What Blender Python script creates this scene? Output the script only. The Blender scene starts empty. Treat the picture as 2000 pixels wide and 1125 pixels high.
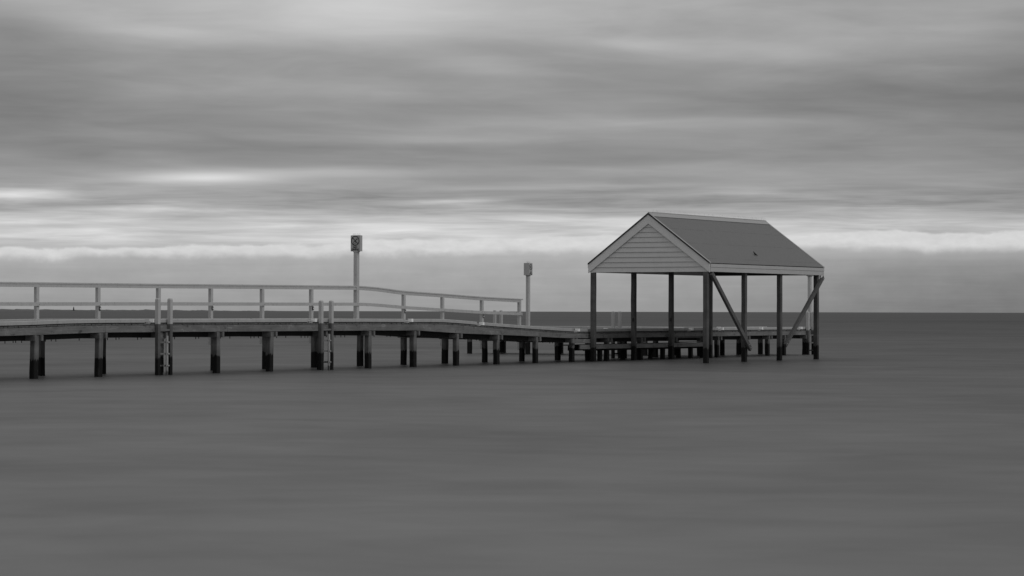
import bpy, bmesh, math, random
from mathutils import Vector, Matrix, Euler
random.seed(7)
S = bpy.context.scene
COL = S.collection

# ------------------------------------------------------------------ camera
H = 2.0
F = 5000.0
cam = bpy.data.cameras.new("camera")
cam.lens = 90.0; cam.sensor_width = 36.0; cam.clip_start = 0.1; cam.clip_end = 200000
co = bpy.data.objects.new("camera", cam); COL.objects.link(co)
pitch = math.atan((608.35 - 562.5) / F)
co.matrix_world = Matrix.Translation((0, 0, H)) @ Matrix.Rotation(math.pi/2 + pitch, 4, 'X') @ Matrix.Rotation(0.0025, 4, 'Z')
S.camera = co

# ------------------------------------------------------------------ render settings
S.view_settings.view_transform = 'Standard'
S.view_settings.look = 'None'
S.view_settings.exposure = 0.0
S.view_settings.gamma = 1.0

# ------------------------------------------------------------------ node helper
class NT:
    def __init__(self, tree):
        self.t = tree; self.n = tree.nodes; self.l = tree.links
    def put(self, sock, val):
        if hasattr(val, 'is_output'): self.l.new(val, sock)
        else: sock.default_value = val
    def m(self, op, a, b=0.0, c=0.0, clamp=False):
        x = self.n.new('ShaderNodeMath'); x.operation = op; x.use_clamp = clamp
        for i, v_ in enumerate((a, b, c)): self.put(x.inputs[i], v_)
        return x.outputs[0]
    def add(self, a, b): return self.m('ADD', a, b)
    def sub(self, a, b): return self.m('SUBTRACT', a, b)
    def mul(self, a, b): return self.m('MULTIPLY', a, b)
    def xyz(self, a, b, c):
        x = self.n.new('ShaderNodeCombineXYZ')
        for i, v_ in enumerate((a, b, c)): self.put(x.inputs[i], v_)
        return x.outputs[0]
    def sep(self, v_):
        x = self.n.new('ShaderNodeSeparateXYZ'); self.put(x.inputs[0], v_); return x.outputs
    def noise(self, vec, scale=1.0, detail=3.0, rough=0.5, dist=0.0):
        x = self.n.new('ShaderNodeTexNoise'); self.put(x.inputs['Vector'], vec)
        x.inputs['Scale'].default_value = scale; x.inputs['Detail'].default_value = detail
        x.inputs['Roughness'].default_value = rough; x.inputs['Distortion'].default_value = dist
        return x.outputs['Fac']
    def ss(self, v_, lo, hi):      # smoothstep
        x = self.n.new('ShaderNodeMapRange'); x.interpolation_type = 'SMOOTHSTEP'
        self.put(x.inputs[0], v_); self.put(x.inputs[1], lo); self.put(x.inputs[2], hi)
        x.inputs[3].default_value = 0.0; x.inputs[4].default_value = 1.0
        return x.outputs[0]
    def ramp(self, fac, pts, interp='LINEAR'):
        x = self.n.new('ShaderNodeValToRGB'); x.color_ramp.interpolation = interp
        e = x.color_ramp.elements
        for i, (p, g) in enumerate(pts):
            el = e[i] if i < 2 else e.new(p)
            el.position = p; el.color = (g, g, g, 1)
        self.put(x.inputs[0], fac); return x.outputs[0]
    def lerp(self, a, b, f):
        return self.add(a, self.mul(self.sub(b, a), f))

# ------------------------------------------------------------------ world: streaked overcast sky
SUN_AZ = math.radians(125)     # clockwise from the viewing direction: right and behind the camera
SUN_EL = math.radians(36)
world = bpy.data.worlds.new("World"); S.world = world; world.use_nodes = True
w = NT(world.node_tree); w.n.clear()
tc = w.n.new('ShaderNodeTexCoord')
dx, dy, dz = w.sep(tc.outputs['Generated'])
az = w.m('ARCTAN2', dx, dy)
el = w.m('ARCSINE', dz)
# bearing and elevation in units of 1/5000 radian
PX = w.add(w.mul(az, 5000.0), 1000.0)
PYt = w.sub(608.35, w.mul(el, 5000.0))
wob = w.mul(w.sub(w.noise(w.xyz(w.mul(PX, 0.0012), w.mul(PYt, 0.006), 0.0), 1.0, 3.0), 0.5), 26.0)
elev_px = w.sub(608.35, PYt)
PY = w.add(PYt, w.mul(wob, w.ss(elev_px, 60.0, 320.0)))
def g(v_): return v_/255.0
prof = [(-60,148),(0,152),(50,160),(88,167),(104,172),(116,178),(135,195),(152,201),(170,199),(182,187),
        (192,170),(205,156),(225,151),(262,152),(300,144),(350,142),(420,145),(480,146),(540,153),(590,163),(640,165),(900,160)]
fac = w.m('DIVIDE', w.add(w.sub(608.35, PY), 60.0), 960.0, clamp=True)
V = w.ramp(fac, [((e_+60)/960.0, g(b_)) for e_, b_ in prof])
def blob(px, py, sx, sy, amp, tilt=0.0):
    X = w.sub(PX, px); Y = w.sub(w.sub(PY, py), w.mul(X, tilt))
    d = w.add(w.m('POWER', w.m('ABSOLUTE', w.mul(X, 1.0/sx)), 2.0), w.m('POWER', w.m('ABSOLUTE', w.mul(Y, 1.0/sy)), 2.0))
    return w.mul(w.m('EXPONENT', w.mul(d, -1.0)), g(amp))
for b_ in [(690,25,300,55,36,0.0),(1230,88,150,16,26,0.07),(1480,100,160,26,16,0.05),(400,350,140,13,52,0.0),(30,386,110,12,48,0.0),
           (640,338,220,9,20,0.0),(0,190,330,110,-20,0.0),(330,300,330,35,-10,0.0),(940,135,110,20,16,0.08),
           (650,176,230,20,15,0.0),(1850,50,200,40,14,0.0),(2080,150,170,170,-14,0.0),(1700,180,300,50,-14,0.0),(1500,205,330,30,-8,0.0),
           (1250,238,320,13,13,0.0),(150,40,160,40,14,0.1),(30,60,120,40,-18,0.1),(330,70,150,14,14,0.06),(560,414,200,6,16,0.0),
           (860,396,110,5,30,-0.03),(300,412,160,6,26,0.0),(760,380,300,14,-6,0.0),(1480,378,130,6,14,0.0),
           (1200,365,260,6,14,-0.02),(1500,312,380,10,-10,0.0),(1100,350,240,12,-8,0.0),(1050,390,250,16,-6,0),
           (850,30,260,90,8,0.0),(300,270,120,160,4,0.0),(800,290,260,14,-10,0.0),(100,447,140,6,-20,0.0),(1700,395,300,14,-4,0.0),
           (1560,20,260,30,-8,0.0),(900,270,420,10,9,-0.01)]:
    V = w.add(V, blob(*b_))
# streaks: stretched noise, finer towards the horizon
lg = w.m('LOGARITHM', w.add(w.m('MAXIMUM', w.sub(608.35, PYt), 0.0), 70.0), 2.718)
st1 = w.sub(w.noise(w.xyz(w.mul(PX, 0.0016), w.mul(lg, 5.5), 2.0), 1.0, 4.0, 0.5, 0.5), 0.5)
st2 = w.sub(w.noise(w.xyz(w.mul(PX, 0.005), w.mul(lg, 26.0), 9.0), 1.0, 4.0, 0.55, 0.2), 0.5)
st3 = w.sub(w.noise(w.xyz(w.mul(PX, 0.0035), w.mul(PYt, 0.05), 4.0), 1.0, 4.0, 0.6, 0.3), 0.5)
high = w.ss(elev_px, 130.0, 230.0)
st4 = w.sub(w.noise(w.xyz(w.add(w.mul(PX, 0.0032), w.mul(lg, 1.5)), w.mul(lg, 11.0), 15.0), 1.0, 4.0, 0.55, 0.6), 0.5)
V = w.add(V, w.mul(st4, w.mul(w.add(0.2, w.mul(high, 0.8)), 0.11)))
V = w.add(V, w.mul(high, 0.012))
V = w.add(V, w.mul(st1, w.mul(w.add(0.05, w.mul(high, 0.95)), 0.15)))
V = w.add(V, w.mul(st2, w.mul(w.add(0.35, w.mul(high, 0.65)), 0.045)))
# streaky break zone just above the bright band
zone = w.mul(w.ss(elev_px, 108.0, 140.0), w.sub(1.0, w.ss(elev_px, 205.0, 270.0)))
V = w.add(V, w.mul(w.mul(st3, zone), 0.42))
# darker towards the right above the water
low = w.sub(1.0, w.ss(elev_px, 60.0, 150.0))
V = w.sub(V, w.mul(w.mul(low, w.ss(PX, 1100.0, 2000.0)), g(30)))
V = w.sub(V, w.mul(w.mul(w.sub(1.0, low), w.ss(PX, 1300.0, 2100.0)), g(9)))
# low bank of puffy cloud
nb = w.noise(w.xyz(w.mul(PX, 0.014), w.mul(PYt, 0.02), 1.0), 1.0, 4.0, 0.55)
nb2 = w.noise(w.xyz(w.mul(PX, 0.03), w.mul(PYt, 0.07), 6.0), 1.0, 4.0, 0.6)
topy = w.ramp(w.m('DIVIDE', PX, 2000.0, clamp=True), [(0,.86),(.1,.84),(.2,.79),(.32,.75),(.36,.65),(.5,.62),(.6,.58),(.78,.57),(.87,.46),(.92,.54),(1,.48)])
topy = w.add(w.add(w.mul(topy, 100.0), 402.0), w.mul(w.sub(nb, 0.5), 26.0))
boty = w.ramp(w.m('DIVIDE', PX, 2000.0, clamp=True), [(0,.86),(.1,.77),(.25,.76),(.4,.72),(.5,.67),(.6,.64),(.8,.58),(.9,.63),(1,.60)])
boty = w.add(w.add(w.mul(boty, 100.0), 427.0), w.mul(w.sub(nb, 0.5), 30.0))
bank = w.mul(w.ss(w.sub(PYt, topy), -2.0, 5.0), w.sub(1.0, w.ss(w.sub(PYt, boty), -13.0, 8.0)))
bankv = w.add(g(213), w.mul(w.sub(nb2, 0.5), 0.12))
V = w.lerp(V, bankv, w.mul(bank, 0.92))
# below the bank: soft grey mottling
under = w.mul(w.sub(1.0, w.ss(elev_px, 95.0, 130.0)), 1.0)
V = w.add(V, w.mul(w.mul(w.add(w.sub(nb, 0.5), st3), under), 0.07))
# overhead the overcast gets brighter, out of frame
V = w.add(V, w.mul(w.ss(el, 0.2, 1.2), 0.16))
V = w.m('MAXIMUM', w.m('MINIMUM', V, 0.93), 0.05)
rad = w.m('POWER', V, 2.2)
sky = w.n.new('ShaderNodeTexSky'); sky.sky_type = 'NISHITA'; sky.sun_disc = False
sky.sun_elevation = SUN_EL; sky.sun_rotation = SUN_AZ
bw = w.n.new('ShaderNodeRGBToBW'); w.l.new(sky.outputs[0], bw.inputs[0])
tot = w.add(w.mul(rad, 0.985), w.mul(bw.outputs[0], 0.0015))   # thin trace of the sky through the cloud
bg = w.n.new('ShaderNodeBackground'); w.l.new(w.xyz(tot, tot, tot), bg.inputs[0]); bg.inputs[1].default_value = 1.0
wo = w.n.new('ShaderNodeOutputWorld'); w.l.new(bg.outputs[0], wo.inputs[0])

# ------------------------------------------------------------------ sun (veiled)
sun = bpy.data.lights.new("sun", 'SUN'); sun.energy = 0.65; sun.angle = math.radians(25); sun.color = (1, 1, 1)
so = bpy.data.objects.new("sun", sun); COL.objects.link(so)
sd = Vector((math.sin(SUN_AZ)*math.cos(SUN_EL), math.cos(SUN_AZ)*math.cos(SUN_EL), math.sin(SUN_EL)))
so.rotation_euler = sd.to_track_quat('Z', 'Y').to_euler()

# ------------------------------------------------------------------ frame of the jetty: s along it, t across (away from the camera)
OX, OY = -13.80380444, 74.67268341
TH = math.atan(3000.0 / F)
RZ = math.pi/2 - TH
U = Vector((math.sin(TH), math.cos(TH), 0)); Vv = Vector((-math.cos(TH), math.sin(TH), 0))
def world_pt(s, t, z=0.0): return Vector((OX, OY, 0)) + U*s + Vv*t + Vector((0, 0, z))

# ------------------------------------------------------------------ materials
def new_mat(name):
    m_ = bpy.data.materials.new(name); m_.use_nodes = True
    k = NT(m_.node_tree); k.n.clear()
    o = k.n.new('ShaderNodeOutputMaterial'); b = k.n.new('ShaderNodeBsdfPrincipled')
    k.l.new(b.outputs[0], o.inputs[0])
    return m_, k, b, o
def jet_coords(k):
    gm = k.n.new('ShaderNodeNewGeometry')
    mp = k.n.new('ShaderNodeMapping'); mp.vector_type = 'POINT'
    mp.inputs['Rotation'].default_value = (0, 0, -RZ)
    k.l.new(gm.outputs['Position'], mp.inputs['Vector'])
    return k.sep(mp.outputs[0])
def timber(name, base, axis='s', var=0.45, tide=None, rough=0.85, white_above=None, stain=0.0, wet=0.010):
    m_, k, b, o = new_mat(name)
    s_, t_, z_ = jet_coords(k)
    sc = {'s': (1.2, 22, 22), 't': (22, 1.2, 22), 'z': (22, 22, 1.2)}[axis]
    v1 = k.noise(k.xyz(k.mul(s_, sc[0]), k.mul(t_, sc[1]), k.mul(z_, sc[2])), 1.0, 4.0, 0.6, 0.4)
    v2 = k.noise(k.xyz(k.mul(s_, 1.1), k.mul(t_, 1.1), k.mul(z_, 2.6)), 1.0, 3.0, 0.6)
    v = k.add(k.mul(k.sub(v1, 0.5), 2.2*var), k.mul(k.sub(v2, 0.5), 2.6*var))
    c = k.mul(k.m('MAXIMUM', k.add(1.0, v), 0.25), base)
    if stain:
        v3 = k.noise(k.xyz(k.mul(s_, 3.5), t_, k.mul(z_, 5.0)), 1.0, 5.0, 0.7, 0.8)
        c = k.mul(c, k.sub(1.0, k.mul(k.ss(v3, 0.56, 0.68), stain)))
        c = k.mul(c, k.add(1.0, k.mul(k.ss(v3, 0.42, 0.32), stain*0.9)))
    if white_above is not None:
        wz = k.ss(k.add(z_, k.mul(k.sub(v1, 0.5), 0.03)), white_above-0.01, white_above+0.01)
        c = k.lerp(c, k.add(0.44, k.mul(v, 0.10)), wz)
    if tide is not None:
        nz = k.noise(k.xyz(k.mul(s_, 5.0), k.mul(t_, 5.0), k.mul(z_, 3.0)), 1.0, 5.0, 0.65)
        nbig = k.noise(k.xyz(k.mul(s_, 0.7), k.mul(t_, 0.7), 0.0), 1.0, 1.0)
        ndr = k.noise(k.xyz(k.mul(s_, 26), k.mul(t_, 26), k.mul(z_, 1.2)), 1.0, 3.0, 0.6)
        zz = k.add(k.add(k.add(z_, k.mul(k.sub(ndr, 0.5), 0.20)), k.mul(k.sub(nz, 0.5), 0.22)), k.mul(k.sub(nbig, 0.5), 0.10))
        d = k.sub(1.0, k.ss(zz, tide-0.025, tide+0.03))
        c = k.mul(c, k.add(0.75, k.mul(0.25, k.ss(zz, tide, tide+0.35))))   # damp stain above the weed line
        c = k.lerp(c, k.mul(k.add(0.5, v1), wet), d)
        # spots of growth
        sp = k.ss(nz, 0.60, 0.68)
        c = k.add(c, k.mul(k.mul(sp, d), 0.012))
    k.l.new(k.xyz(c, c, c), b.inputs['Base Color'])
    b.inputs['Roughness'].default_value = rough
    b.inputs['Specular IOR Level'].default_value = 0.2
    bu = k.n.new('ShaderNodeBump'); bu.inputs['Strength'].default_value = 0.4; bu.inputs['Distance'].default_value = 0.01
    k.l.new(v1, bu.inputs['Height']); k.l.new(bu.outputs[0], b.inputs['Normal'])
    return m_
def paint(name, base, var=0.06, rough=0.6, grime=0.15, metallic=0.0, spec=0.3):
    m_, k, b, o = new_mat(name)
    s_, t_, z_ = jet_coords(k)
    v1 = k.noise(k.xyz(k.mul(s_, 3), k.mul(t_, 3), k.mul(z_, 3)), 1.0, 4.0, 0.6)
    v2 = k.noise(k.xyz(k.mul(s_, 14), k.mul(t_, 14), k.mul(z_, 5)), 1.0, 5.0, 0.7, 0.5)
    c = k.mul(k.add(1.0, k.mul(k.sub(v1, 0.5), var*3)), base)
    c = k.mul(c, k.sub(1.0, k.mul(k.ss(v2, 0.52, 0.72), grime)))
    k.l.new(k.xyz(c, c, c), b.inputs['Base Color'])
    b.inputs['Roughness'].default_value = rough; b.inputs['Metallic'].default_value = metallic
    b.inputs['Specular IOR Level'].default_value = spec
    return m_
M = {}
M['pile']   = timber('weathered pile timber', 0.14, 'z', 0.42, tide=0.56)
M['post']   = timber('dark post timber', 0.092, 'z', 0.42, tide=0.56)
M['fascia'] = timber('weathered beam timber', 0.165, 's', 0.38, stain=0.5)
M['plank']  = timber('grey deck timber', 0.11, 't', 0.5)
M['inner']  = timber('inner timber darkened for shade', 0.02, 's', 0.3)  # near black: the shade under the deck is put into the colour
M['cap']    = timber('crosshead timber', 0.145, 't', 0.4, stain=0.3)
M['brace']  = timber('brace timber', 0.10, 'z', 0.4)
M['ladder'] = timber('ladder timber', 0.11, 'z', 0.3, tide=0.56, white_above=1.585)
M['ladder_low'] = timber('head ladder timber', 0.11, 'z', 0.3, tide=0.56, white_above=1.15)
M['rung']   = timber('rung timber', 0.16, 's', 0.3, tide=0.30)
M['white']  = paint('white painted timber', 0.47, var=0.08, grime=0.25)
M['kerbw']  = paint('white painted kerb', 0.38, grime=0.3, var=0.12)
M['gable']  = paint('pale painted weatherboard', 0.56, var=0.05, grime=0.1)
M['barge']  = paint('pale painted bargeboard', 0.65, var=0.05, grime=0.1)
M['eave']   = paint('pale painted fascia', 0.44, var=0.05, grime=0.1)
M['tape']   = paint('bright white end paint', 0.92, var=0.02, grime=0.1)
M['roof']   = paint('dull grey steel roofing', 0.162, var=0.05, rough=0.55, grime=0.1)
k = NT(M['roof'].node_tree); b = [n_ for n_ in k.n if n_.type == 'BSDF_PRINCIPLED'][0]
s_, t_, z_ = jet_coords(k)      # rows of dark fixings across the sheets (heights up the slope)
fr = k.m('ABSOLUTE', k.sub(k.m('FRACT', k.mul(s_, 1/0.152)), 0.5))
row = 0.0
for zz in (4.10, 4.72, 5.30, 5.78): row = k.add(row, k.m('LESS_THAN', k.m('ABSOLUTE', k.sub(z_, zz)), 0.014))
dot = k.mul(k.mul(k.m('LESS_THAN', fr, 0.10), row), k.ss(k.noise(k.xyz(k.mul(s_, 1.5), k.mul(z_, 3.0), 0.0), 1.0, 2.0), 0.40, 0.55))
old = b.inputs['Base Color'].links[0].from_socket
c = k.mul(k.sep(old)[0], k.sub(1.0, k.mul(dot, 0.45))); k.l.new(k.xyz(c, c, c), b.inputs['Base Color'])
M['capping']= paint('pale steel capping', 0.34, var=0.04, rough=0.5, grime=0.1)
M['steel']  = paint('galvanised steel', 0.45, var=0.08, rough=0.5, grime=0.2, metallic=0.3)
M['iron']   = paint('dark iron', 0.03, rough=0.6)
M['black']  = paint('black sign ink', 0.012, var=0.02, rough=0.7, grime=0.0)
M['signf']  = paint('sign sheet', 0.40, var=0.03, rough=0.5, grime=0.08)
M['signs']  = paint('pale sign box', 0.42, var=0.03, rough=0.5, grime=0.08)
M['lens']   = paint('lamp lens', 0.7, var=0.02, rough=0.4, grime=0.0)
M['feather']= paint('dark feathers', 0.018, var=0.1, rough=0.8)
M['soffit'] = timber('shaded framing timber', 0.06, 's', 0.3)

# water
m_, k, b, o = new_mat('milky long exposure water')
gm = k.n.new('ShaderNodeNewGeometry'); X_, Y_, Z_ = k.sep(gm.outputs['Position'])
dist = k.m('SQRT', k.add(k.mul(X_, X_), k.mul(Y_, Y_)))
ly = k.m('LOGARITHM', k.m('MAXIMUM', dist, 5.0), 2.718)
bx = k.m('DIVIDE', X_, k.m('MAXIMUM', k.mul(Y_, 0.12), 3.0))
n0 = k.noise(k.xyz(k.mul(X_, 0.50), k.mul(Y_, 0.60), 7.0), 1.0, 4.0, 0.55, 0.4)
n1 = k.noise(k.xyz(k.mul(X_, 0.13), k.mul(Y_, 0.14), 0.0), 1.0, 4.0, 0.55, 0.8)
n2 = k.noise(k.xyz(k.mul(X_, 0.022), k.mul(Y_, 0.026), 3.0), 1.0, 5.0, 0.6)
n3 = k.noise(k.xyz(k.mul(X_, 0.0016), k.mul(Y_, 0.0040), 5.0), 1.0, 4.0, 0.5)
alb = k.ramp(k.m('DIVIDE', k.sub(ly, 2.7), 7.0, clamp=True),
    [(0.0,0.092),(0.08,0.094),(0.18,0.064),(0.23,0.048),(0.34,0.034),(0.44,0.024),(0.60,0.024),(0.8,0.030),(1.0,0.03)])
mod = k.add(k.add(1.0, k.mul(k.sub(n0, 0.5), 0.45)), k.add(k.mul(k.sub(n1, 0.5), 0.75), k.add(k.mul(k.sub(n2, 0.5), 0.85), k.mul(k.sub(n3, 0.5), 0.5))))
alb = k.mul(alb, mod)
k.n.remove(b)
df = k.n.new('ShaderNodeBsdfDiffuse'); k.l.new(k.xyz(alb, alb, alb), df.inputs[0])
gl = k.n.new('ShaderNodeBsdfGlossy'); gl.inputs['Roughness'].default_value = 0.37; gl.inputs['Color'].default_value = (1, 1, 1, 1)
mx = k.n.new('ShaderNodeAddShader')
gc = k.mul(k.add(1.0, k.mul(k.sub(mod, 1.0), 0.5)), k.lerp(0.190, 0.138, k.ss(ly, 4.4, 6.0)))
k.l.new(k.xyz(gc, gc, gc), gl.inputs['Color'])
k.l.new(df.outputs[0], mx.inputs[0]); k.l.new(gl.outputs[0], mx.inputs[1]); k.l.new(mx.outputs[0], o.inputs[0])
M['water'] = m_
m_, k, b, o = new_mat('far scrub and sand')
gm = k.n.new('ShaderNodeNewGeometry'); X_, Y_, Z_ = k.sep(gm.outputs['Position'])
n1 = k.noise(k.xyz(k.mul(X_, 0.02), k.mul(Y_, 0.02), k.mul(Z_, 0.3)), 1.0, 4.0, 0.6)
c = k.add(0.05, k.mul(n1, 0.09)); k.l.new(k.xyz(c, c, c), b.inputs['Base Color']); b.inputs['Roughness'].default_value = 0.95
M['land'] = m_

# ------------------------------------------------------------------ object helpers
def tag(o, label=None, cat=None, group=None, kind=None):
    if label: o['label'] = label
    if cat: o['category'] = cat
    if group: o['group'] = group
    if kind: o['kind'] = kind
    return o
def thing(name, s, t, z, label, cat, group=None):
    o = bpy.data.objects.new(name, None); COL.objects.link(o)
    o.location = world_pt(s, t, z); o.rotation_euler = (0, 0, RZ)
    o.empty_display_size = 0.3
    o['_o'] = (s, t, z)
    return tag(o, label, cat, group)
class MB:
    """collects shapes given in jetty coordinates (s, t, z)"""
    def __init__(self): self.bm = bmesh.new()
    def face(self, pts):
        try: return self.bm.faces.new([self.bm.verts.new(p) for p in pts])
        except ValueError: return None
    def hull(self, a, b):           # a, b: two rings of the same length
        va = [self.bm.verts.new(p) for p in a]; vb = [self.bm.verts.new(p) for p in b]
        n = len(a)
        for i in range(n):
            j = (i+1) % n
            self.bm.faces.new((va[i], va[j], vb[j], vb[i]))
        self.bm.faces.new(va[::-1]); self.bm.faces.new(vb)
    def rings(self, rs):
        vs = [[self.bm.verts.new(p) for p in r] for r in rs]
        n = len(rs[0])
        for a, b in zip(vs, vs[1:]):
            for i in range(n):
                j = (i+1) % n
                self.bm.faces.new((a[i], a[j], b[j], b[i]))
        self.bm.faces.new(vs[0][::-1]); self.bm.faces.new(vs[-1])
    def box(self, s0, s1, t0, t1, z0, z1, bev=0.0):
        if bev <= 0:
            self.hull([(s0,t0,z0),(s1,t0,z0),(s1,t1,z0),(s0,t1,z0)], [(s0,t0,z1),(s1,t0,z1),(s1,t1,z1),(s0,t1,z1)])
        else:
            e = bev
            def r(z, i):
                return [(s0+e+i,t0+i,z),(s1-e-i,t0+i,z),(s1-i,t0+e+i,z),(s1-i,t1-e-i,z),(s1-e-i,t1-i,z),(s0+e+i,t1-i,z),(s0+i,t1-e-i,z),(s0+i,t0+e+i,z)]
            self.rings([r(z0, e*.6), r(z0+e, 0), r(z1-e, 0), r(z1, e*.6)])
    def sweep(self, path, prof):     # path: list of (s, z); prof: list of (t, dz) closed loop
        self.rings([[(s, t, z+dz_) for t, dz_ in prof] for s, z in path])
    def bar(self, p, q, wd, ht=None, n=4, up=(0,0,1)):
        p = Vector(p); q = Vector(q); d = (q-p).normalized(); upv = Vector(up)
        if abs(d.dot(upv)) > 0.97: upv = Vector((0,1,0))
        x = d.cross(upv).normalized(); y = x.cross(d).normalized(); ht = wd if ht is None else ht
        def ring(c):
            if n == 4: return [c + x*a*wd/2 + y*b_*ht/2 for a, b_ in ((-1,-1),(1,-1),(1,1),(-1,1))]
            return [c + x*math.cos(2*math.pi*i/n)*wd/2 + y*math.sin(2*math.pi*i/n)*ht/2 for i in range(n)]
        self.hull(ring(p), ring(q))
    def build(self, name, mat, parent=None, smooth=False, org=None):
        bmesh.ops.recalc_face_normals(self.bm, faces=self.bm.faces[:])
        me = bpy.data.meshes.new(name)
        oo = tuple(parent['_o']) if (parent is not None and '_o' in parent) else (org or (0,0,0))
        if parent is not None and '_o' not in parent: oo = tuple(parent.get('_p', (0,0,0)))
        for v_ in self.bm.verts: v_.co -= Vector(oo)
        self.bm.to_mesh(me); self.bm.free()
        me.materials.append(M[mat] if isinstance(mat, str) else mat)
        if smooth:
            for f_ in me.polygons: f_.use_smooth = True
        ob = bpy.data.objects.new(name, me); COL.objects.link(ob)
        if parent is not None: ob.parent = parent; ob['_p'] = oo
        else: ob.location = world_pt(*oo); ob.rotation_euler = (0,0,RZ)
        return ob
def lin(pts, x):
    if x <= pts[0][0]: return pts[0][1]
    for (a, b_), (c_, d_) in zip(pts, pts[1:]):
        if x <= c_:
            f_ = (x-a)/(c_-a); return b_ + (d_-b_)*f_
    return pts[-1][1]
def smooth_prof(pts, x, r=0.5):
    return sum(lin(pts, x+r*k_/3.0) for k_ in range(-3, 4))/7.0
def pile_mesh(mb, s0, t0, a, z0, z1, lean=(0,0), rough=0.006, n=7):
    rs = []; e = a*0.09
    for i in range(n):
        f_ = i/(n-1); z = z0 + (z1-z0)*f_
        os_ = s0 + lean[0]*(1-f_) + random.uniform(-rough, rough); ot = t0 + lean[1]*(1-f_) + random.uniform(-rough, rough)
        q = a + random.uniform(-rough, rough)
        rs.append([(os_+x, ot+y, z) for x, y in ((e,0),(q-e,0),(q,e),(q,q-e),(q-e,q),(e,q),(0,q-e),(0,e))])
    mb.rings(rs)

# ------------------------------------------------------------------ sea
bm = bmesh.new()
rad_ = [0, 20, 60, 150, 400, 1500, 6000, 30000, 120000]
prev = None
for r in rad_:
    ring = [bm.verts.new((0,0,0))] if r == 0 else [bm.verts.new((r*math.cos(2*math.pi*i/64), r*math.sin(2*math.pi*i/64), 0)) for i in range(64)]
    if prev:
        for i in range(64):
            j = (i+1) % 64
            if len(prev) == 1: bm.faces.new((prev[0], ring[i], ring[j]))
            else: bm.faces.new((prev[i], ring[i], ring[j], prev[j]))
    prev = ring
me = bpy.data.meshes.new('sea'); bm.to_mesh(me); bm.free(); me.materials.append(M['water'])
tag(bpy.data.objects.new('sea', me), kind='structure'); COL.objects.link(bpy.data.objects['sea'])

# low far shore on the left
DL = 7000.0
bm = bmesh.new(); random.seed(3)
secs = []
nseg = 420
ph = [random.uniform(0, 6.28) for _ in range(8)]
for i in range(nseg+1):
    px = -900 + (640+900)*i/nseg
    x = (px-1000)/F*DL
    h = 2.7 + 0.35*math.sin(px*0.021+ph[0]) + 0.3*math.sin(px*0.057+ph[1]) + 0.4*math.sin(px*0.13+ph[2]) + random.uniform(-.75, .75) + (1.1 if random.random() < .07 else 0)
    h = h + max(0, (330-px))*0.0058
    h *= min(1.0, max(0.04, (640-px)/230.0))**0.5
    h = max(0.15, h)
    secs.append([bm.verts.new((x, DL-30, -0.5)), bm.verts.new((x, DL, h*0.7)), bm.verts.new((x*1.004, DL+60, h)), bm.verts.new((x*1.02, DL+400, h*0.6)), bm.verts.new((x*1.03, DL+700, -0.5))])
for a, b_ in zip(secs, secs[1:]):
    for i in range(4): bm.faces.new((a[i], b_[i], b_[i+1], a[i+1]))
me = bpy.data.meshes.new('far_shore'); bm.to_mesh(me); bm.free(); me.materials.append(M['land'])
o = bpy.data.objects.new('far_shore', me); COL.objects.link(o); tag(o, kind='structure')

# beacon tower on the far shore
def lathe(bm_, cx, cy, prof_, n=16):
    prev = None
    for z, r in prof_:
        ring = [bm_.verts.new((cx+r*math.cos(2*math.pi*i/n), cy+r*math.sin(2*math.pi*i/n), z)) for i in range(n)]
        if prev:
            for i in range(n): bm_.faces.new((prev[i], prev[(i+1)%n], ring[(i+1)%n], ring[i]))
        else: bm_.faces.new(ring[::-1])
        prev = ring
    bm_.faces.new(prev)
bt = bpy.data.objects.new('beacon_tower', None); COL.objects.link(bt)
bt.location = ((144-1000)/F*(DL-10), DL-10, 0)
tag(bt, 'tiny dark beacon tower rising above the low shore on the far left horizon', 'beacon')
for nm, pr in (('tower', [(0,2.3),(4,2.0),(8.2,1.5)]), ('lantern', [(8.2,1.9),(8.6,1.9),(8.6,1.1),(10.2,1.1),(10.3,1.4),(11.2,.5),(13.5,.12)])):
    bm = bmesh.new(); lathe(bm, 0, 0, pr); me = bpy.data.meshes.new(nm); bm.to_mesh(me); bm.free(); me.materials.append(M['iron'])
    q = bpy.data.objects.new(nm, me); COL.objects.link(q); q.parent = bt
random.seed(11)

# ------------------------------------------------------------------ jetty
DZ = [(-14,1.50),(-1.6,1.529),(0,1.553),(1,1.582),(2.8,1.601),(17.2,1.600),(20,1.585),(21.8,1.586),(23.2,1.533),(24.8,1.448),(26.84,1.362),(28.4,1.30),(30.8,1.212),(31.6,1.182),(32.8,1.168),(60,1.172)]
FB = [(-14,1.22),(-1.6,1.262),(0,1.286),(2.8,1.337),(17.2,1.323),(20.2,1.312),(23.2,1.185),(27,1.087),(31,0.955),(33,0.935),(60,0.935)]
def dzf(s): return smooth_prof(DZ, s, 0.6)
def fbf(s): return smooth_prof(FB, s, 0.3)
S_END = 54.6
BENTS = [-11.52+0.08, -8.64+0.08, -5.76+0.08, -2.88+0.08] + [0.03+2.88*i for i in range(0, 16)]
jet = thing('jetty', 0, 0, 0, 'long timber jetty on square piles running in from the left to the roofed shelter', 'jetty')
mb = MB(); s = -13.5
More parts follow.
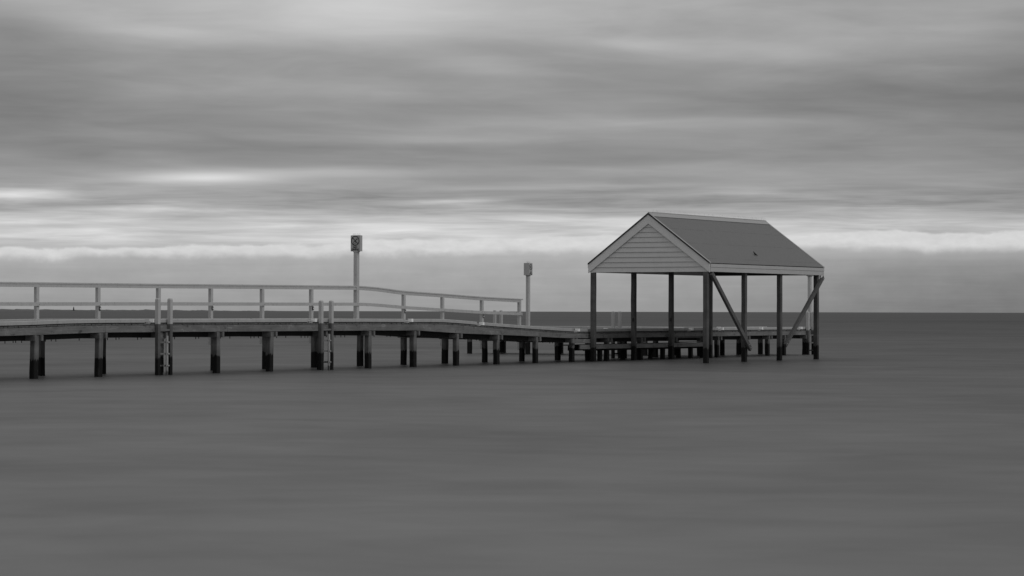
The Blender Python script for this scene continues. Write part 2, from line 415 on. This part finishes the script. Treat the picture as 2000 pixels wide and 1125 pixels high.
while s < S_END:
    wd_ = 0.142 + random.uniform(-.004, .004)
    z = dzf(s+wd_/2) + random.uniform(-.006, .004)
    t0 = random.uniform(-.045, -.005); t1 = 2.52 + random.uniform(-.02, .02)
    sl = (dzf(s+wd_)-dzf(s))/2
    mb.hull([(s,t0,z-.045-sl),(s+wd_,t0,z-.045+sl),(s+wd_,t1,z-.045+sl),(s,t1,z-.045-sl)], [(s,t0,z-sl),(s+wd_,t0,z+sl),(s+wd_,t1,z+sl),(s,t1,z-sl)])
    s += wd_ + random.uniform(.008, .016)
mb.build('deck', 'plank', jet)
def path(f_, a, b_, st=0.4):
    n = max(2, int((b_-a)/st)); return [(a+(b_-a)*i/n, f_(a+(b_-a)*i/n)) for i in range(n+1)]
# edge beams in lengths, butt joints over the bents
joints = [-13.5, -5.7, 2.95, 9.0, 20.35, 28.9, 31.75, 40.3, 49.1, S_END]
for side, (t0, t1) in (('front', (-.03, .07)), ('back', (2.42, 2.50))):
    for a, b_ in zip(joints, joints[1:]):
        mb = MB(); P = path(lambda q: 0, a+.006, b_-.006)
        mb.rings([[(s, t0, fbf(s)), (s, t1, fbf(s)), (s, t1, dzf(s)-.055), (s, t0, dzf(s)-.055)] for s, _ in P])
        mb.build('edge_beam', 'fascia', jet)
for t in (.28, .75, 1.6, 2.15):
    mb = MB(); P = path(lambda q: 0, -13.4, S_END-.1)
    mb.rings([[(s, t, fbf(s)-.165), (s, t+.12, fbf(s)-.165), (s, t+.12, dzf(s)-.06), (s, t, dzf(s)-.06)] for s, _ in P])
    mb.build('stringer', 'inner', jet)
A = 0.19
def bent(s, parent, t0=0.0, t1=2.30, heads=True, zb=None, lean=True):
    zb = fbf(s) if zb is None else zb
    for t in (t0, t1):
        mb = MB(); pile_mesh(mb, s-A, t, A+random.uniform(-.012,.012), -0.9, zb-.01, lean=(random.uniform(-.03,.03), random.uniform(-.02,.02)) if lean else (0,0))
        mb.build('pile', 'pile', parent)
    if heads:
        for q0, q1 in ((s-A-.095, s-A-.004), (s+.004, s+.095)):
            mb = MB(); mb.box(q0, q1, t0-.085, t1+A+.06, zb-.18, zb-.012, .008); mb.build('crosshead', 'cap', parent)
for s in BENTS:
    if s > 45: continue
    bent(s, jet)
for s in (44.65, 47.5, 49.85, 51.6, 53.95): bent(s, jet, lean=False)
# bolts hanging under the stringers
random.seed(5)
for s0 in BENTS[3:17]:
    for q in random.sample([.45,.62,.95,1.15,1.5,1.7,2.05,2.2,2.45], 5):
        s = s0 + q + random.uniform(-.05,.05)
        if s > 31.5: continue
        mb = MB(); z = fbf(s)-.165; mb.bar((s, .34, z-.055-random.uniform(0,.02)), (s, .34, z+.02), .026, n=6)
        mb.build('hanging_bolt', 'iron', jet)
# kerbs
def kerb(parent, a, b_, t0=.0, f_=dzf, end=True):
    mb = MB()
    n = max(2, int((b_-a)/.3)); rr = []
    for i in range(n+1):
        s = a+(b_-a)*i/n; z = f_(s)
        rr.append([(s,t0,z+.028),(s,t0+.15,z+.028),(s,t0+.15,z+.125),(s,t0+.135,z+.138),(s,t0+.015,z+.138),(s,t0,z+.125)])
    mb.rings(rr); kb = mb.build('kerb', 'kerbw', parent)
    mb = MB(); rr = []
    for i in range(n+1):
        s = a+.02+(b_-a-.04)*i/n; z = f_(s)
        rr.append([(s,t0+.02,z-.02),(s,t0+.13,z-.02),(s,t0+.13,z+.027),(s,t0+.02,z+.027)])
    mb.rings(rr); mb.build('gap_shade_strip', 'inner', kb)  # continuous dark strip painting the shade in the gap under the kerb
    if end:
        mb = MB(); z = f_(a); mb.hull([(a-.012,t0-.006,z+.03),(a+.10,t0-.006,z+.03),(a+.10,t0+.156,z+.03),(a-.012,t0+.156,z+.03)], [(a-.012,t0-.006,z+.144),(a+.10,t0-.006,z+.144),(a+.10,t0+.156,z+.144),(a-.012,t0+.156,z+.144)])
        mb.build('end_cap', 'tape', kb)
def cleat(parent, s, t, z):
    mb = MB(); mb.box(s-.10, s+.10, t-.04, t+.04, z, z+.018); mb.box(s-.055, s-.025, t-.015, t+.015, z+.016, z+.055); mb.box(s+.025, s+.055, t-.015, t+.015, z+.016, z+.055)
    mb.bar((s-.14, t, z+.062), (s+.14, t, z+.066), .026, n=8); return mb.build('mooring_cleat', 'steel', parent)
KS = [-13.4, 5.28, 13.90, 19.85, 24.72, 32.0, 42.0, 44.95, 49.0, 53.3]
for a, b_ in zip(KS, KS[1:]+[S_END]):
    last = b_ == S_END
    kerb(jet, a, b_-(.05 if last else .42))
    if not last: cleat(jet, b_-.22, .06, dzf(b_-.2))
for a, b_ in ((-13.4, 13.4), (13.5, 31.0), (31.1, 37.6), (38.6, 45.8), (49.4, 54.5)):
    kerb(jet, a, b_, t0=2.35, end=a > 31)
# end beam
mb = MB(); mb.box(S_END-.1+.003, S_END, .08, 2.41, .937, 1.11); mb.build('edge_beam', 'fascia', jet)

# ------------------------------------------------------------------ jetty head arm reaching away
arm = jet      # the arm of the head is part of the jetty
AS0, AS1, AT1 = 46.0, 49.3, 14.05
mb = MB(); t = 2.56
while t < AT1:
    z = 1.172+random.uniform(-.005,.004)
    mb.box(AS0-.02+random.uniform(-.02,.01), AS1+.02, t, t+.14, z-.045, z); t += .152
mb.build('deck', 'plank', arm)
for s0, s1 in ((AS0, AS0+.09), (AS1-.09, AS1)):
    mb = MB(); mb.box(s0, s1, 2.58, AT1, .93, 1.12, .006); mb.build('edge_beam', 'fascia', arm)
for s0 in (AS0+.35, AS0+1.2, AS0+2.0, AS1-.45):
    mb = MB(); mb.box(s0, s0+.12, 2.6, AT1-.05, .78, 1.118); mb.build('stringer', 'inner', arm)
mb = MB(); mb.box(AS0+.092, AS1-.092, AT1-.1, AT1, .932, 1.118); mb.build('edge_beam', 'fascia', arm)
for s0 in (AS0-.0, AS1-.16):
    mb = MB(); mb.box(s0, s0+.15, 2.7, AT1-.02, 1.2, 1.31, .012); mb.build('kerb', 'kerbw', arm)
for t in (13.8, 10.6, 7.4, 4.4):
    for s_ in (AS0, AS1-A-.0):
        mb = MB(); pile_mesh(mb, s_, t, A, -.9, .92); mb.build('pile', 'pile', arm)
    for t_ in (t-.075, t+A+.004):
        mb = MB(); mb.box(AS0-.06, AS1+.06, t_, t_+.07, .765, .922, .006); mb.build('crosshead', 'cap', arm)

# ------------------------------------------------------------------ railing on the far edge
rail = thing('railing', 0, 2.6, 0, 'white painted timber railing with two rails along the far edge of the jetty', 'railing')
RT = [(-14,2.83),(1.2,2.855),(2.8,2.862),(8.7,2.878),(14.4,2.903),(20.17,2.925),(21.0,2.905),(21.8,2.868),(23.2,2.768),(25.9,2.687),(28.85,2.582),(31.9,2.514),(33,2.49)]
RM = [(-14,2.16),(2.8,2.196),(8,2.222),(17.3,2.246),(20.17,2.257),(21.0,2.245),(21.8,2.216),(23.3,2.144),(25.9,2.059),(28.85,1.964),(31.6,1.915),(33,1.89)]
RS1 = 32.02
posts_s = [-11.5,-8.65,-5.75,-2.85,0.05,2.98,5.86,8.88,11.66,14.54,17.46,23.42,26.12,29.01,31.9]
P = path(lambda q: smooth_prof(RT, q, .4), -13.5, RS1, .35)
mb = MB(); mb.sweep(P, [(2.590,-.048),(2.735,-.048),(2.735,-.006),(2.725,0),(2.600,0),(2.590,-.006)]); mb.build('top_rail', 'white', rail)
mb = MB(); mb.sweep(path(lambda q: smooth_prof(RT, q, .4), -13.5, RS1-.14, .35), [(2.606,-.150),(2.65,-.150),(2.65,-.0505),(2.606,-.0505)])
mb.build('top_rail_board', 'white', rail)
mb = MB(); mb.sweep(path(lambda q: smooth_prof(RM, q, .4), -13.5, RS1-.1, .35), [(2.553,-.062),(2.597,-.062),(2.597,.050),(2.553,.050)])
mb.build('mid_rail', 'white', rail)
for i, s in enumerate(posts_s):
    mb = MB(); zt = smooth_prof(RT, s, .4)-.0495; zb = dzf(s)-.74
    mb.box(s-.125, s, 2.6, 2.72, zb, zt, .008)
    po = mb.build('post', 'white', rail)
    mb = MB()
    for zz in (smooth_prof(RM, s, .4)-.01,): mb.bar((s-.06, 2.535, zz), (s-.06, 2.555, zz), .022, n=6)
    mb.build('bolt', 'steel', po)
    if i in (4, 6, 8, 10, 11, 13):
        zc = smooth_prof(RM, s, .4)-.155
        mb = MB(); mb.box(s-.10, s-.005, 2.572, 2.599, zc-.055, zc+.055, .005); lt = mb.build('reflector', 'iron', po)
        mb = MB(); mb.box(s-.072, s-.033, 2.562, 2.571, zc-.03, zc+.03); mb.build('lens', 'lens', lt)

# ------------------------------------------------------------------ ladders
def ladder(s0, t0, ztop, rungs, mat, label, along='s', zb=-.6, gap=.6, a=.12, pipe=False, group=None):
    L = thing('ladder', s0, t0, 0, label, 'ladder', group)
    def mp(x, y): return (s0+x, t0+y) if along == 's' else (s0+y, t0-x)
    for x in (0, gap):
        mb = MB(); rr = []
        for z, e in ((zb,0),(ztop-.05,0),(ztop-.02,.008),(ztop,.03)):
            rr.append([mp(x+e, e)+(z,), mp(x+a-e, e)+(z,), mp(x+a-e, a-e)+(z,), mp(x+e, a-e)+(z,)])
        mb.rings(rr); mb.build('stile', mat, L)
    for i, z in enumerate(rungs):
        mb = MB()
        p, q = mp(a+.001, .02), mp(gap-.001, .02)
        mb.bar((p[0], p[1]+.02, z), (q[0], q[1]+.02, z), .05, .055); mb.build('rung', 'rung', L)
    if pipe:
        mb = MB(); c_ = mp(a+(gap-a)*.62, -.02)
        mb.bar((c_[0], c_[1], -.5), (c_[0], c_[1], 1.22), .085, n=10)
        pp = mb.build('pipe', 'pipe' if 'pipe' in M else 'white', L)
        for z in rungs[1:]:
            mb = MB(); mb.bar((c_[0]-.03, c_[1]-.055, z), (c_[0]+.03, c_[1]-.055, z), .04, .03); mb.build('clamp', 'steel', pp)
    return L
M['pipe'] = timber('pale plastic pipe', 0.34, 'z', 0.12, tide=0.12, wet=0.08)
GL = 'ladders on the jetty'
ladder(5.30, -.165, 2.385, (1.40,1.02,.66,.29), 'ladder', 'timber ladder on the near jetty face, its left stile overlapping a railing post', pipe=True, group=GL)
ladder(14.03, -.165, 2.36, (1.37,1.0,.64,.27), 'ladder', 'timber ladder on the near jetty face, just left of the tall sign post', pipe=True, group=GL)
ladder(53.72, -.165, 2.03, (.92,.56,.2), 'ladder_low', 'short ladder at the right end of the jetty behind a shelter brace', group=GL)
ladder(39.55, 2.54, 2.02, (.9,.55,.2), 'ladder_low', 'pale ladder tops on the far jetty edge seen between the first two shelter posts', group=GL)
ladder(48.7, 14.07, 2.06, (.9,.55,.2), 'ladder_low', 'dark capped ladder top on the far arm, seen through the last railing bay', group=GL)

# ------------------------------------------------------------------ sign posts
def text_mesh(body, size, name, mat, parent, loc, face):
    cu = bpy.data.curves.new(name, 'FONT'); cu.body = body; cu.size = size; cu.align_x = 'CENTER'; cu.align_y = 'CENTER'; cu.extrude = .003; cu.offset = size*.02
    ob = bpy.data.objects.new(name, cu); COL.objects.link(ob)
    dg = bpy.context.evaluated_depsgraph_get(); me = bpy.data.meshes.new_from_object(ob.evaluated_get(dg))
    bpy.data.objects.remove(ob)
    me.materials.clear(); me.materials.append(M[mat])
    q = bpy.data.objects.new(name, me); COL.objects.link(q); q.parent = parent; q.location = loc
    q.rotation_euler = (math.pi/2, 0, 0) if face == 't' else (math.pi/2, 0, -math.pi/2)
    return q
def sign_post(s, t, zd, label, bs, bt, face, a=.16, ztop=None, zsign=.58, both=False):
    """bs, bt: box size along s and t; face 's' panel looks along -s, 't' along -t"""
    L = thing('sign_post', s, t, zd, label, 'sign post', 'tall sign posts on the jetty')
    ztop = ztop or zd+3.16
    mb = MB(); mb.box(s-a/2, s+a/2, t-a/2, t+a/2, zd-.3 if zd > 1.4 else zd, ztop-zsign+.05, .01); mb.build('post', 'white', L)
    mb = MB(); mb.box(s-bs/2, s+bs/2, t-bt/2, t+bt/2, ztop-zsign, ztop, .006); bx_ = mb.build('sign_box', 'signs', L)
    # bird spikes on top
    mb = MB()
    for i in range(6):
        for j in (-1, 1):
            c_ = -.5+(i+.5)/6; p = (s+c_*bs*.8, t+j*bt*.1, ztop-.002) if bs > bt else (s+j*bs*.1, t+c_*bt*.8, ztop-.002)
            mb.bar(p, (p[0]+random.uniform(-.02,.02), p[1]+random.uniform(-.02,.02), ztop+.075), .004, n=4)
    mb.box(s-bs*.42, s+bs*.42, t-bt*.42, t+bt*.42, ztop, ztop+.006)
    mb.build('bird_spikes', 'steel', bx_)
    faces = [face] if not both else ['s', 't']
    for fc in faces:
        wd = bt if fc == 's' else bs
        off = -(bs/2) if fc == 's' else -(bt/2)
        def pt(x, z, d):      # x across the panel (left to right as read), z up from sign bottom, d proud
            if fc == 's': return (s+off-d, t-x, ztop-zsign+z)
            return (s+x, t+off-d, ztop-zsign+z)
        mb = MB(); w2 = wd/2-.012
        mb.hull([pt(-w2,.012,.0015),pt(w2,.012,.0015),pt(w2,zsign-.012,.0015),pt(-w2,zsign-.012,.0015)], [pt(-w2,.012,.006),pt(w2,.012,.006),pt(w2,zsign-.012,.006),pt(-w2,zsign-.012,.006)])
        pn = mb.build('sign_panel', 'signf', L)
        # prohibition ring with a diagonal bar and a diving figure
        R_ = wd*.43; cz = zsign*.66; mb = MB(); n = 40
        for i in range(n):
            a0, a1 = 2*math.pi*i/n, 2*math.pi*(i+1)/n
            q = [(R_*math.cos(a0), R_*math.sin(a0)), (R_*math.cos(a1), R_*math.sin(a1)), (.84*R_*math.cos(a1), .84*R_*math.sin(a1)), (.84*R_*math.cos(a0), .84*R_*math.sin(a0))]
            mb.hull([pt(x, cz+y, .0065) for x, y in q], [pt(x, cz+y, .009) for x, y in q])
        def strip(x0, y0, x1, y1, wdt, d0=.0065, d1=.009):
            dx_, dy_ = x1-x0, y1-y0; l_ = math.hypot(dx_, dy_); nx, ny = -dy_/l_*wdt/2, dx_/l_*wdt/2
            q = [(x0+nx,y0+ny),(x1+nx,y1+ny),(x1-nx,y1-ny),(x0-nx,y0-ny)]
            mb.hull([pt(x*1.0, cz+y, d0) for x, y in q], [pt(x, cz+y, d1) for x, y in q])
        r = R_
        strip(-.66*r, .62*r, .66*r, -.62*r, .15*r, .0092, .011)
        strip(-.05*r, -.05*r, .38*r, .34*r, .16*r)          # body
        strip(-.05*r, -.05*r, -.36*r, -.22*r, .12*r)
        strip(-.36*r, -.22*r, -.42*r, -.5*r, .09*r)
        strip(-.1*r, 0, .1*r, -.42*r, .10*r)
        strip(.36*r, .30*r, .52*r, .44*r, .20*r)
        strip(-.55*r, -.66*r, -.15*r, -.6*r, .07*r); strip(-.15*r, -.6*r, .25*r, -.68*r, .07*r)
        mb.build('symbol', 'black', pn)
        for body, zz, sz in (('NO', zsign*.245, wd*.25), ('DIVING', zsign*.10, wd*.235)):
            p = Vector(pt(0, zz, .009)) - Vector(tuple(L['_o']))
            text_mesh(body, sz, 'lettering', 'black', pn, p, fc)
    mb = MB(); mb.box(s-a/2-.012, s+a/2+.012, t-a/2-.012, t+a/2+.012, ztop-zsign-.03, ztop-zsign+.0, .004); mb.build('bracket', 'steel', L)
    return L
sign_post(20.23, 2.66, 1.585, 'tallest sign post, rising from the railing, with a no diving panel facing left', .15, .42, 's', ztop=4.76)
sign_post(48.15, 11.9, 1.172, 'no diving sign post standing alone just right of the railing end', .33, .29, 't', ztop=4.31)
sign_post(54.45, .10, 1.172, 'pale sign post at the right end of the jetty, top hidden by the shelter', .29, .26, 't', ztop=4.30)

# ------------------------------------------------------------------ lower landing beam along the shelter
land = thing('lower_landing', 32, 0, 0, 'low dark timber landing beam under the jetty deck beside the shelter posts', 'landing')
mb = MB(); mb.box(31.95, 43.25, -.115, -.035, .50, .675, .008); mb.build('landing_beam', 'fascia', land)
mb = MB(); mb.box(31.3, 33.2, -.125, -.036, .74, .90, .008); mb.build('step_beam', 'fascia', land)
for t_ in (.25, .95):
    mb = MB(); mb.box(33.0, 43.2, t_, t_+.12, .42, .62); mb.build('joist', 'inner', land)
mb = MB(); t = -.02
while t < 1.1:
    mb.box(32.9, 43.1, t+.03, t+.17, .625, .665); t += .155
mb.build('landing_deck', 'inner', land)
for s in (33.9, 36.9, 39.4, 42.0):
    mb = MB(); pile_mesh(mb, s, .05, .17, -.9, .62); mb.build('pile', 'pile', land)
    mb = MB(); pile_mesh(mb, s+.7, 1.0, .17, -.9, .62); mb.build('pile', 'pile', land)
mb = MB(); mb.box(40.6,43.0,.05,.12,.70,.73); mb.box(40.6,43.0,.05,.12,.88,.91); mb.box(42.9,42.98,.05,.12,.729,.881); mb.box(40.6,40.68,.05,.12,.729,.881)
mb.build('step_frame', 'cap', land)

# ------------------------------------------------------------------ roofed shelter
sh = thing('shelter', 38, -2.7, 0, 'open gabled boat shelter on eight timber posts with grey roof standing in the water', 'shelter')
rowS = (32.91, 36.33, 39.68, 43.35)
a = .185
for t0 in (-5.35, -.31):
    for s in rowS:
        mb = MB(); pile_mesh(mb, s-a, t0, a, -1.2, 3.72 if s > 33 else 3.565, rough=.004, n=9); mb.build('post', 'post', sh)
# framing
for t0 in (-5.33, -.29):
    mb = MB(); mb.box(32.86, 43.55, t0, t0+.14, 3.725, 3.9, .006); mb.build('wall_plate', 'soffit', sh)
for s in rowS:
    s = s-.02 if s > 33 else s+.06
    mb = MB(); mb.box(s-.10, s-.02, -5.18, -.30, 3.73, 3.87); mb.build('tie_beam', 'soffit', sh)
G0, G1 = 32.79, 43.60          # gable planes
TL, TR, TM = -.01, -5.44, -2.725
ZE, ZR = 3.89, 5.86
def roofz(t): return ZE + (ZR-ZE)*(1-abs(t-TM)/(TL-TM))
# corrugated roof sheets (one per slope)
for sgn, te in ((1, TL+.012), (-1, TR-.012)):
    mb = MB(); N = 1120; rows = 2
    pts_u = []
    bmv = []
    for i in range(N+1):
        s = G0-.01 + (G1-G0+.02)*i/N
        cz = .008*math.sin(2*math.pi*s/.076)
        col = []
        for th_ in (0, -.012):
            for tt in (TM+sgn*.005, te):
                col.append(mb.bm.verts.new((s, tt, roofz(tt)+.045+cz+th_)))
        bmv.append(col)
    for c0, c1 in zip(bmv, bmv[1:]):
        mb.bm.faces.new((c0[0], c1[0], c1[1], c0[1])); mb.bm.faces.new((c0[2], c0[3], c1[3], c1[2]))
        mb.bm.faces.new((c0[1], c1[1], c1[3], c0[3])); mb.bm.faces.new((c0[0], c0[2], c1[2], c1[0]))
    mb.bm.faces.new((bmv[0][0], bmv[0][1], bmv[0][3], bmv[0][2])); mb.bm.faces.new((bmv[-1][0], bmv[-1][2], bmv[-1][3], bmv[-1][1]))
    rf = mb.build('roof', 'roof', sh)
for s in [33.2+1.15*i for i in range(10)]:
    for te in (TL-.04, TR+.04):
        mb = MB(); tm_ = TM + (.001 if te > TM else -.001)
        mb.hull([(s,tm_,roofz(TM)-.13),(s+.05,tm_,roofz(TM)-.13),(s+.05,tm_,roofz(TM)+.02),(s,tm_,roofz(TM)+.02)], [(s,te,roofz(te)-.13),(s+.05,te,roofz(te)-.13),(s+.05,te,roofz(te)+.02),(s,te,roofz(te)+.02)])
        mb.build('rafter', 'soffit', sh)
# ridge capping
mb = MB()
for sgn in (1, -1):
    t1 = TM+sgn*.20
    mb.hull([(G0-.03,TM,roofz(TM)+.075),(G0-.03,t1,roofz(t1)+.066),(G0-.03,t1,roofz(t1)+.074),(G0-.03,TM,roofz(TM)+.083)],
            [(G1+.03,TM,roofz(TM)+.075),(G1+.03,t1,roofz(t1)+.066),(G1+.03,t1,roofz(t1)+.074),(G1+.03,TM,roofz(TM)+.083)])
mb.bar((G0-.03,TM,roofz(TM)+.083),(G1+.03,TM,roofz(TM)+.083), .03, n=8)
rc = mb.build('ridge_cap', 'capping', sh)
mb = MB(); s = G0+.35
while s < G1-.05:
    mb.bar((s, TM, roofz(TM)+.09), (s+random.uniform(-.02,.02), TM+random.choice((-.04,.04,0)), roofz(TM)+.21), .0025, n=3); s += .04
mb.bar((G0+.3,TM,roofz(TM)+.10),(G1-.05,TM,roofz(TM)+.10), .014, n=6)
mb.build('bird_spikes', 'steel', rc)
# barge cappings along the rakes
for sp0, sp1 in ((G0-.045, G0+.075), (G1-.075, G1+.045)):
    for te in (TL+.016, TR-.016):
        mb = MB()
        sg = 1 if te > TM else -1; tm_ = TM+sg*.21
        tm_ = TM+sg*.006
        mb.hull([(sp0,tm_,roofz(tm_)+.028),(sp1,tm_,roofz(tm_)+.028),(sp1,tm_,roofz(tm_)+.070),(sp0,tm_,roofz(tm_)+.070)],
                [(sp0,te,roofz(te)+.028),(sp1,te,roofz(te)+.028),(sp1,te,roofz(te)+.070),(sp0,te,roofz(te)+.070)])
        bc = mb.build('barge_cap', 'capping', sh)
        e0, e1 = (G0-.058, G0-.0455) if sp0 < 35 else (G1+.0455, G1+.058)
        mb = MB(); mb.hull([(e0,tm_,roofz(tm_)+.0),(e1,tm_,roofz(tm_)+.0),(e1,tm_,roofz(tm_)+.066),(e0,tm_,roofz(tm_)+.066)],
                [(e0,te,roofz(te)+.0),(e1,te,roofz(te)+.0),(e1,te,roofz(te)+.066),(e0,te,roofz(te)+.066)])
        mb.build('edge_shadow_strip', 'iron', bc)  # dark strip for the sheet end and the shadow under the capping
# bargeboards
BD = .345
for s0, s1 in ((G0-.03, G0+.005), (G1-.005, G1+.03)):
    for te in (TL, TR):
        mb = MB(); d = BD
        sg = 1 if te > TM else -1; tm_ = TM+sg*.0015
        r0 = [(s0,tm_,roofz(TM)+.026),(s1,tm_,roofz(TM)+.026),(s1,tm_,roofz(TM)+.026-.39),(s0,tm_,roofz(TM)+.026-.39)]
        r1 = [(s0,te,roofz(te)+.026),(s1,te,roofz(te)+.026),(s1,te,roofz(te)+.026-.365),(s0,te,roofz(te)+.026-.365)]
        mb.hull(r0, r1); mb.build('bargeboard', 'barge', sh)
# weatherboarded gables
for gs, sg in ((G0, 1), (G1, -1)):
    gb = MB(); z = 3.575; pitch_ = .198; i = 0
    while z < 5.55:
        z1 = min(z+pitch_-.007, 5.56)
        def half(zz): return max(0.02, (ZR-.30-zz)/(ZR-ZE)*(TL-TM))
        h0, h1 = min(half(z), TL-TM-.02), min(half(z1), TL-TM-.02)
        x0 = gs+sg*.006; x1 = gs+sg*.030; x2 = gs+sg*.045
        gb.hull([(x0,TM-h0,z),(x0,TM+h0,z),(x2,TM+h0,z),(x2,TM-h0,z)], [(x1,TM-h1,z1),(x1,TM+h1,z1),(x2,TM+h1,z1),(x2,TM-h1,z1)])
        z += pitch_
    wb = gb.build('weatherboards', 'gable', sh)
    mb = MB(); hb = TL-TM-.03; q0, q1 = sorted((gs+sg*.0455, gs+sg*.06))
    mb.hull([(q0,TM-hb,3.59),(q0,TM+hb,3.59),(q0,TM+.05,5.5),(q0,TM-.05,5.5)], [(q1,TM-hb,3.59),(q1,TM+hb,3.59),(q1,TM+.05,5.5),(q1,TM-.05,5.5)])
    mb.build('backing', 'soffit', wb)  # dark sheet whose colour deepens the shadow lines between boards
# side fascias: two boards
for te, sg in ((TL, 1), (TR, -1)):
    mb = MB()
    f0, f1 = te+sg*.0, te+sg*.028
    mb.box(G0+.006, G1-.006, min(f0,f1), max(f0,f1), 3.575, 3.745, .003)
    mb.box(G0+.006, G1-.006, min(f0,f1+sg*.014), max(f0,f1+sg*.014), 3.752, 3.885, .003)
    mb.build('fascia', 'eave', sh)
# braces
def brace(p, q):
    mb = MB(); mb.bar(p, q, .17, .11, up=(0,-1,0)); b_ = mb.build('brace', 'brace', sh)
    for e, f_ in ((p, q), (q, p)):
        d = (Vector(f_)-Vector(e)).normalized()
        for kk in (.12, .3):
            c_ = Vector(e)+d*kk; mb = MB()
            mb.bar((c_.x, c_.y-.02, c_.z), (c_.x, c_.y-.085, c_.z), .035, n=6)
            mb.build('bolt', 'steel', b_)
brace((32.93, -5.435, 3.52), (36.45, -5.435, .50))
brace((43.55, -5.435, 3.50), (39.75, -5.435, .62))
mb = MB(); mb.box(43.36, 43.62, -5.46, -5.352, 3.44, 3.565, .006); mb.build('bracket', 'tape', sh)
for s in rowS[1:3]:
    mb = MB(); mb.box(s-.225, s-.187, -.27, -.20, 1.60, 1.74, .006); mb.build('mooring_hook', 'iron', sh)

# bird on the roof
def bird():
    s, t = 37.9, -4.93; z = roofz(t)+.055
    B = bpy.data.objects.new('bird', bpy.data.meshes.new('bird')); COL.objects.link(B)
    bm = bmesh.new()
    secs = [(-.20,.010,.012,.055),(-.12,.022,.018,.06),(-.05,.045,.045,.075),(.02,.05,.055,.09),(.07,.04,.045,.115),(.10,.028,.03,.145),(.125,.032,.032,.165),(.15,.024,.026,.17),(.17,.008,.008,.166),(.20,.003,.003,.160)]
    prev = None
    for x, ry, rz_, zc in secs:
        ring = [bm.verts.new((x, ry*math.cos(2*math.pi*i/12), zc+rz_*math.sin(2*math.pi*i/12))) for i in range(12)]
        if prev:
            for i in range(12): bm.faces.new((prev[i], prev[(i+1)%12], ring[(i+1)%12], ring[i]))
        else: bm.faces.new(ring[::-1])
        prev = ring
    bm.faces.new(prev)
    for sy in (-1, 1):
        p = [Vector((.01, sy*.018, .06)), Vector((.015, sy*.018, 0))]
        va = [bm.verts.new(p[0]+Vector(d)) for d in ((-.005,-.004,0),(.005,-.004,0),(0,.006,0))]
        vb = [bm.verts.new(p[1]+Vector(d)) for d in ((-.003,-.003,0),(.003,-.003,0),(0,.003,0))]
        for i in range(3): bm.faces.new((va[i], va[(i+1)%3], vb[(i+1)%3], vb[i]))
        # folded wing
        wv = [bm.verts.new(c) for c in ((.07,sy*.042,.12),(-.02,sy*.056,.10),(-.15,sy*.028,.065),(-.02,sy*.052,.07))]
        wi = [bm.verts.new((c.co.x, c.co.y*.8, c.co.z)) for c in wv]
        bm.faces.new(wv); bm.faces.new(wi[::-1])
        for i in range(4): bm.faces.new((wv[i], wv[(i+1)%4], wi[(i+1)%4], wi[i]))
    bmesh.ops.recalc_face_normals(bm, faces=bm.faces[:])
    bm.to_mesh(B.data); bm.free(); B.data.materials.append(M['feather'])
    for f_ in B.data.polygons: f_.use_smooth = True
    B.scale = (.7, .7, .7); B.location = world_pt(s, t, z); B.rotation_euler = (0, math.radians(-18), math.radians(205))
    tag(B, 'small dark bird perched low on the grey shelter roof', 'bird')
bird()

for o in list(bpy.data.objects):
    for key in ('_o', '_p'):
        if key in o: del o[key]
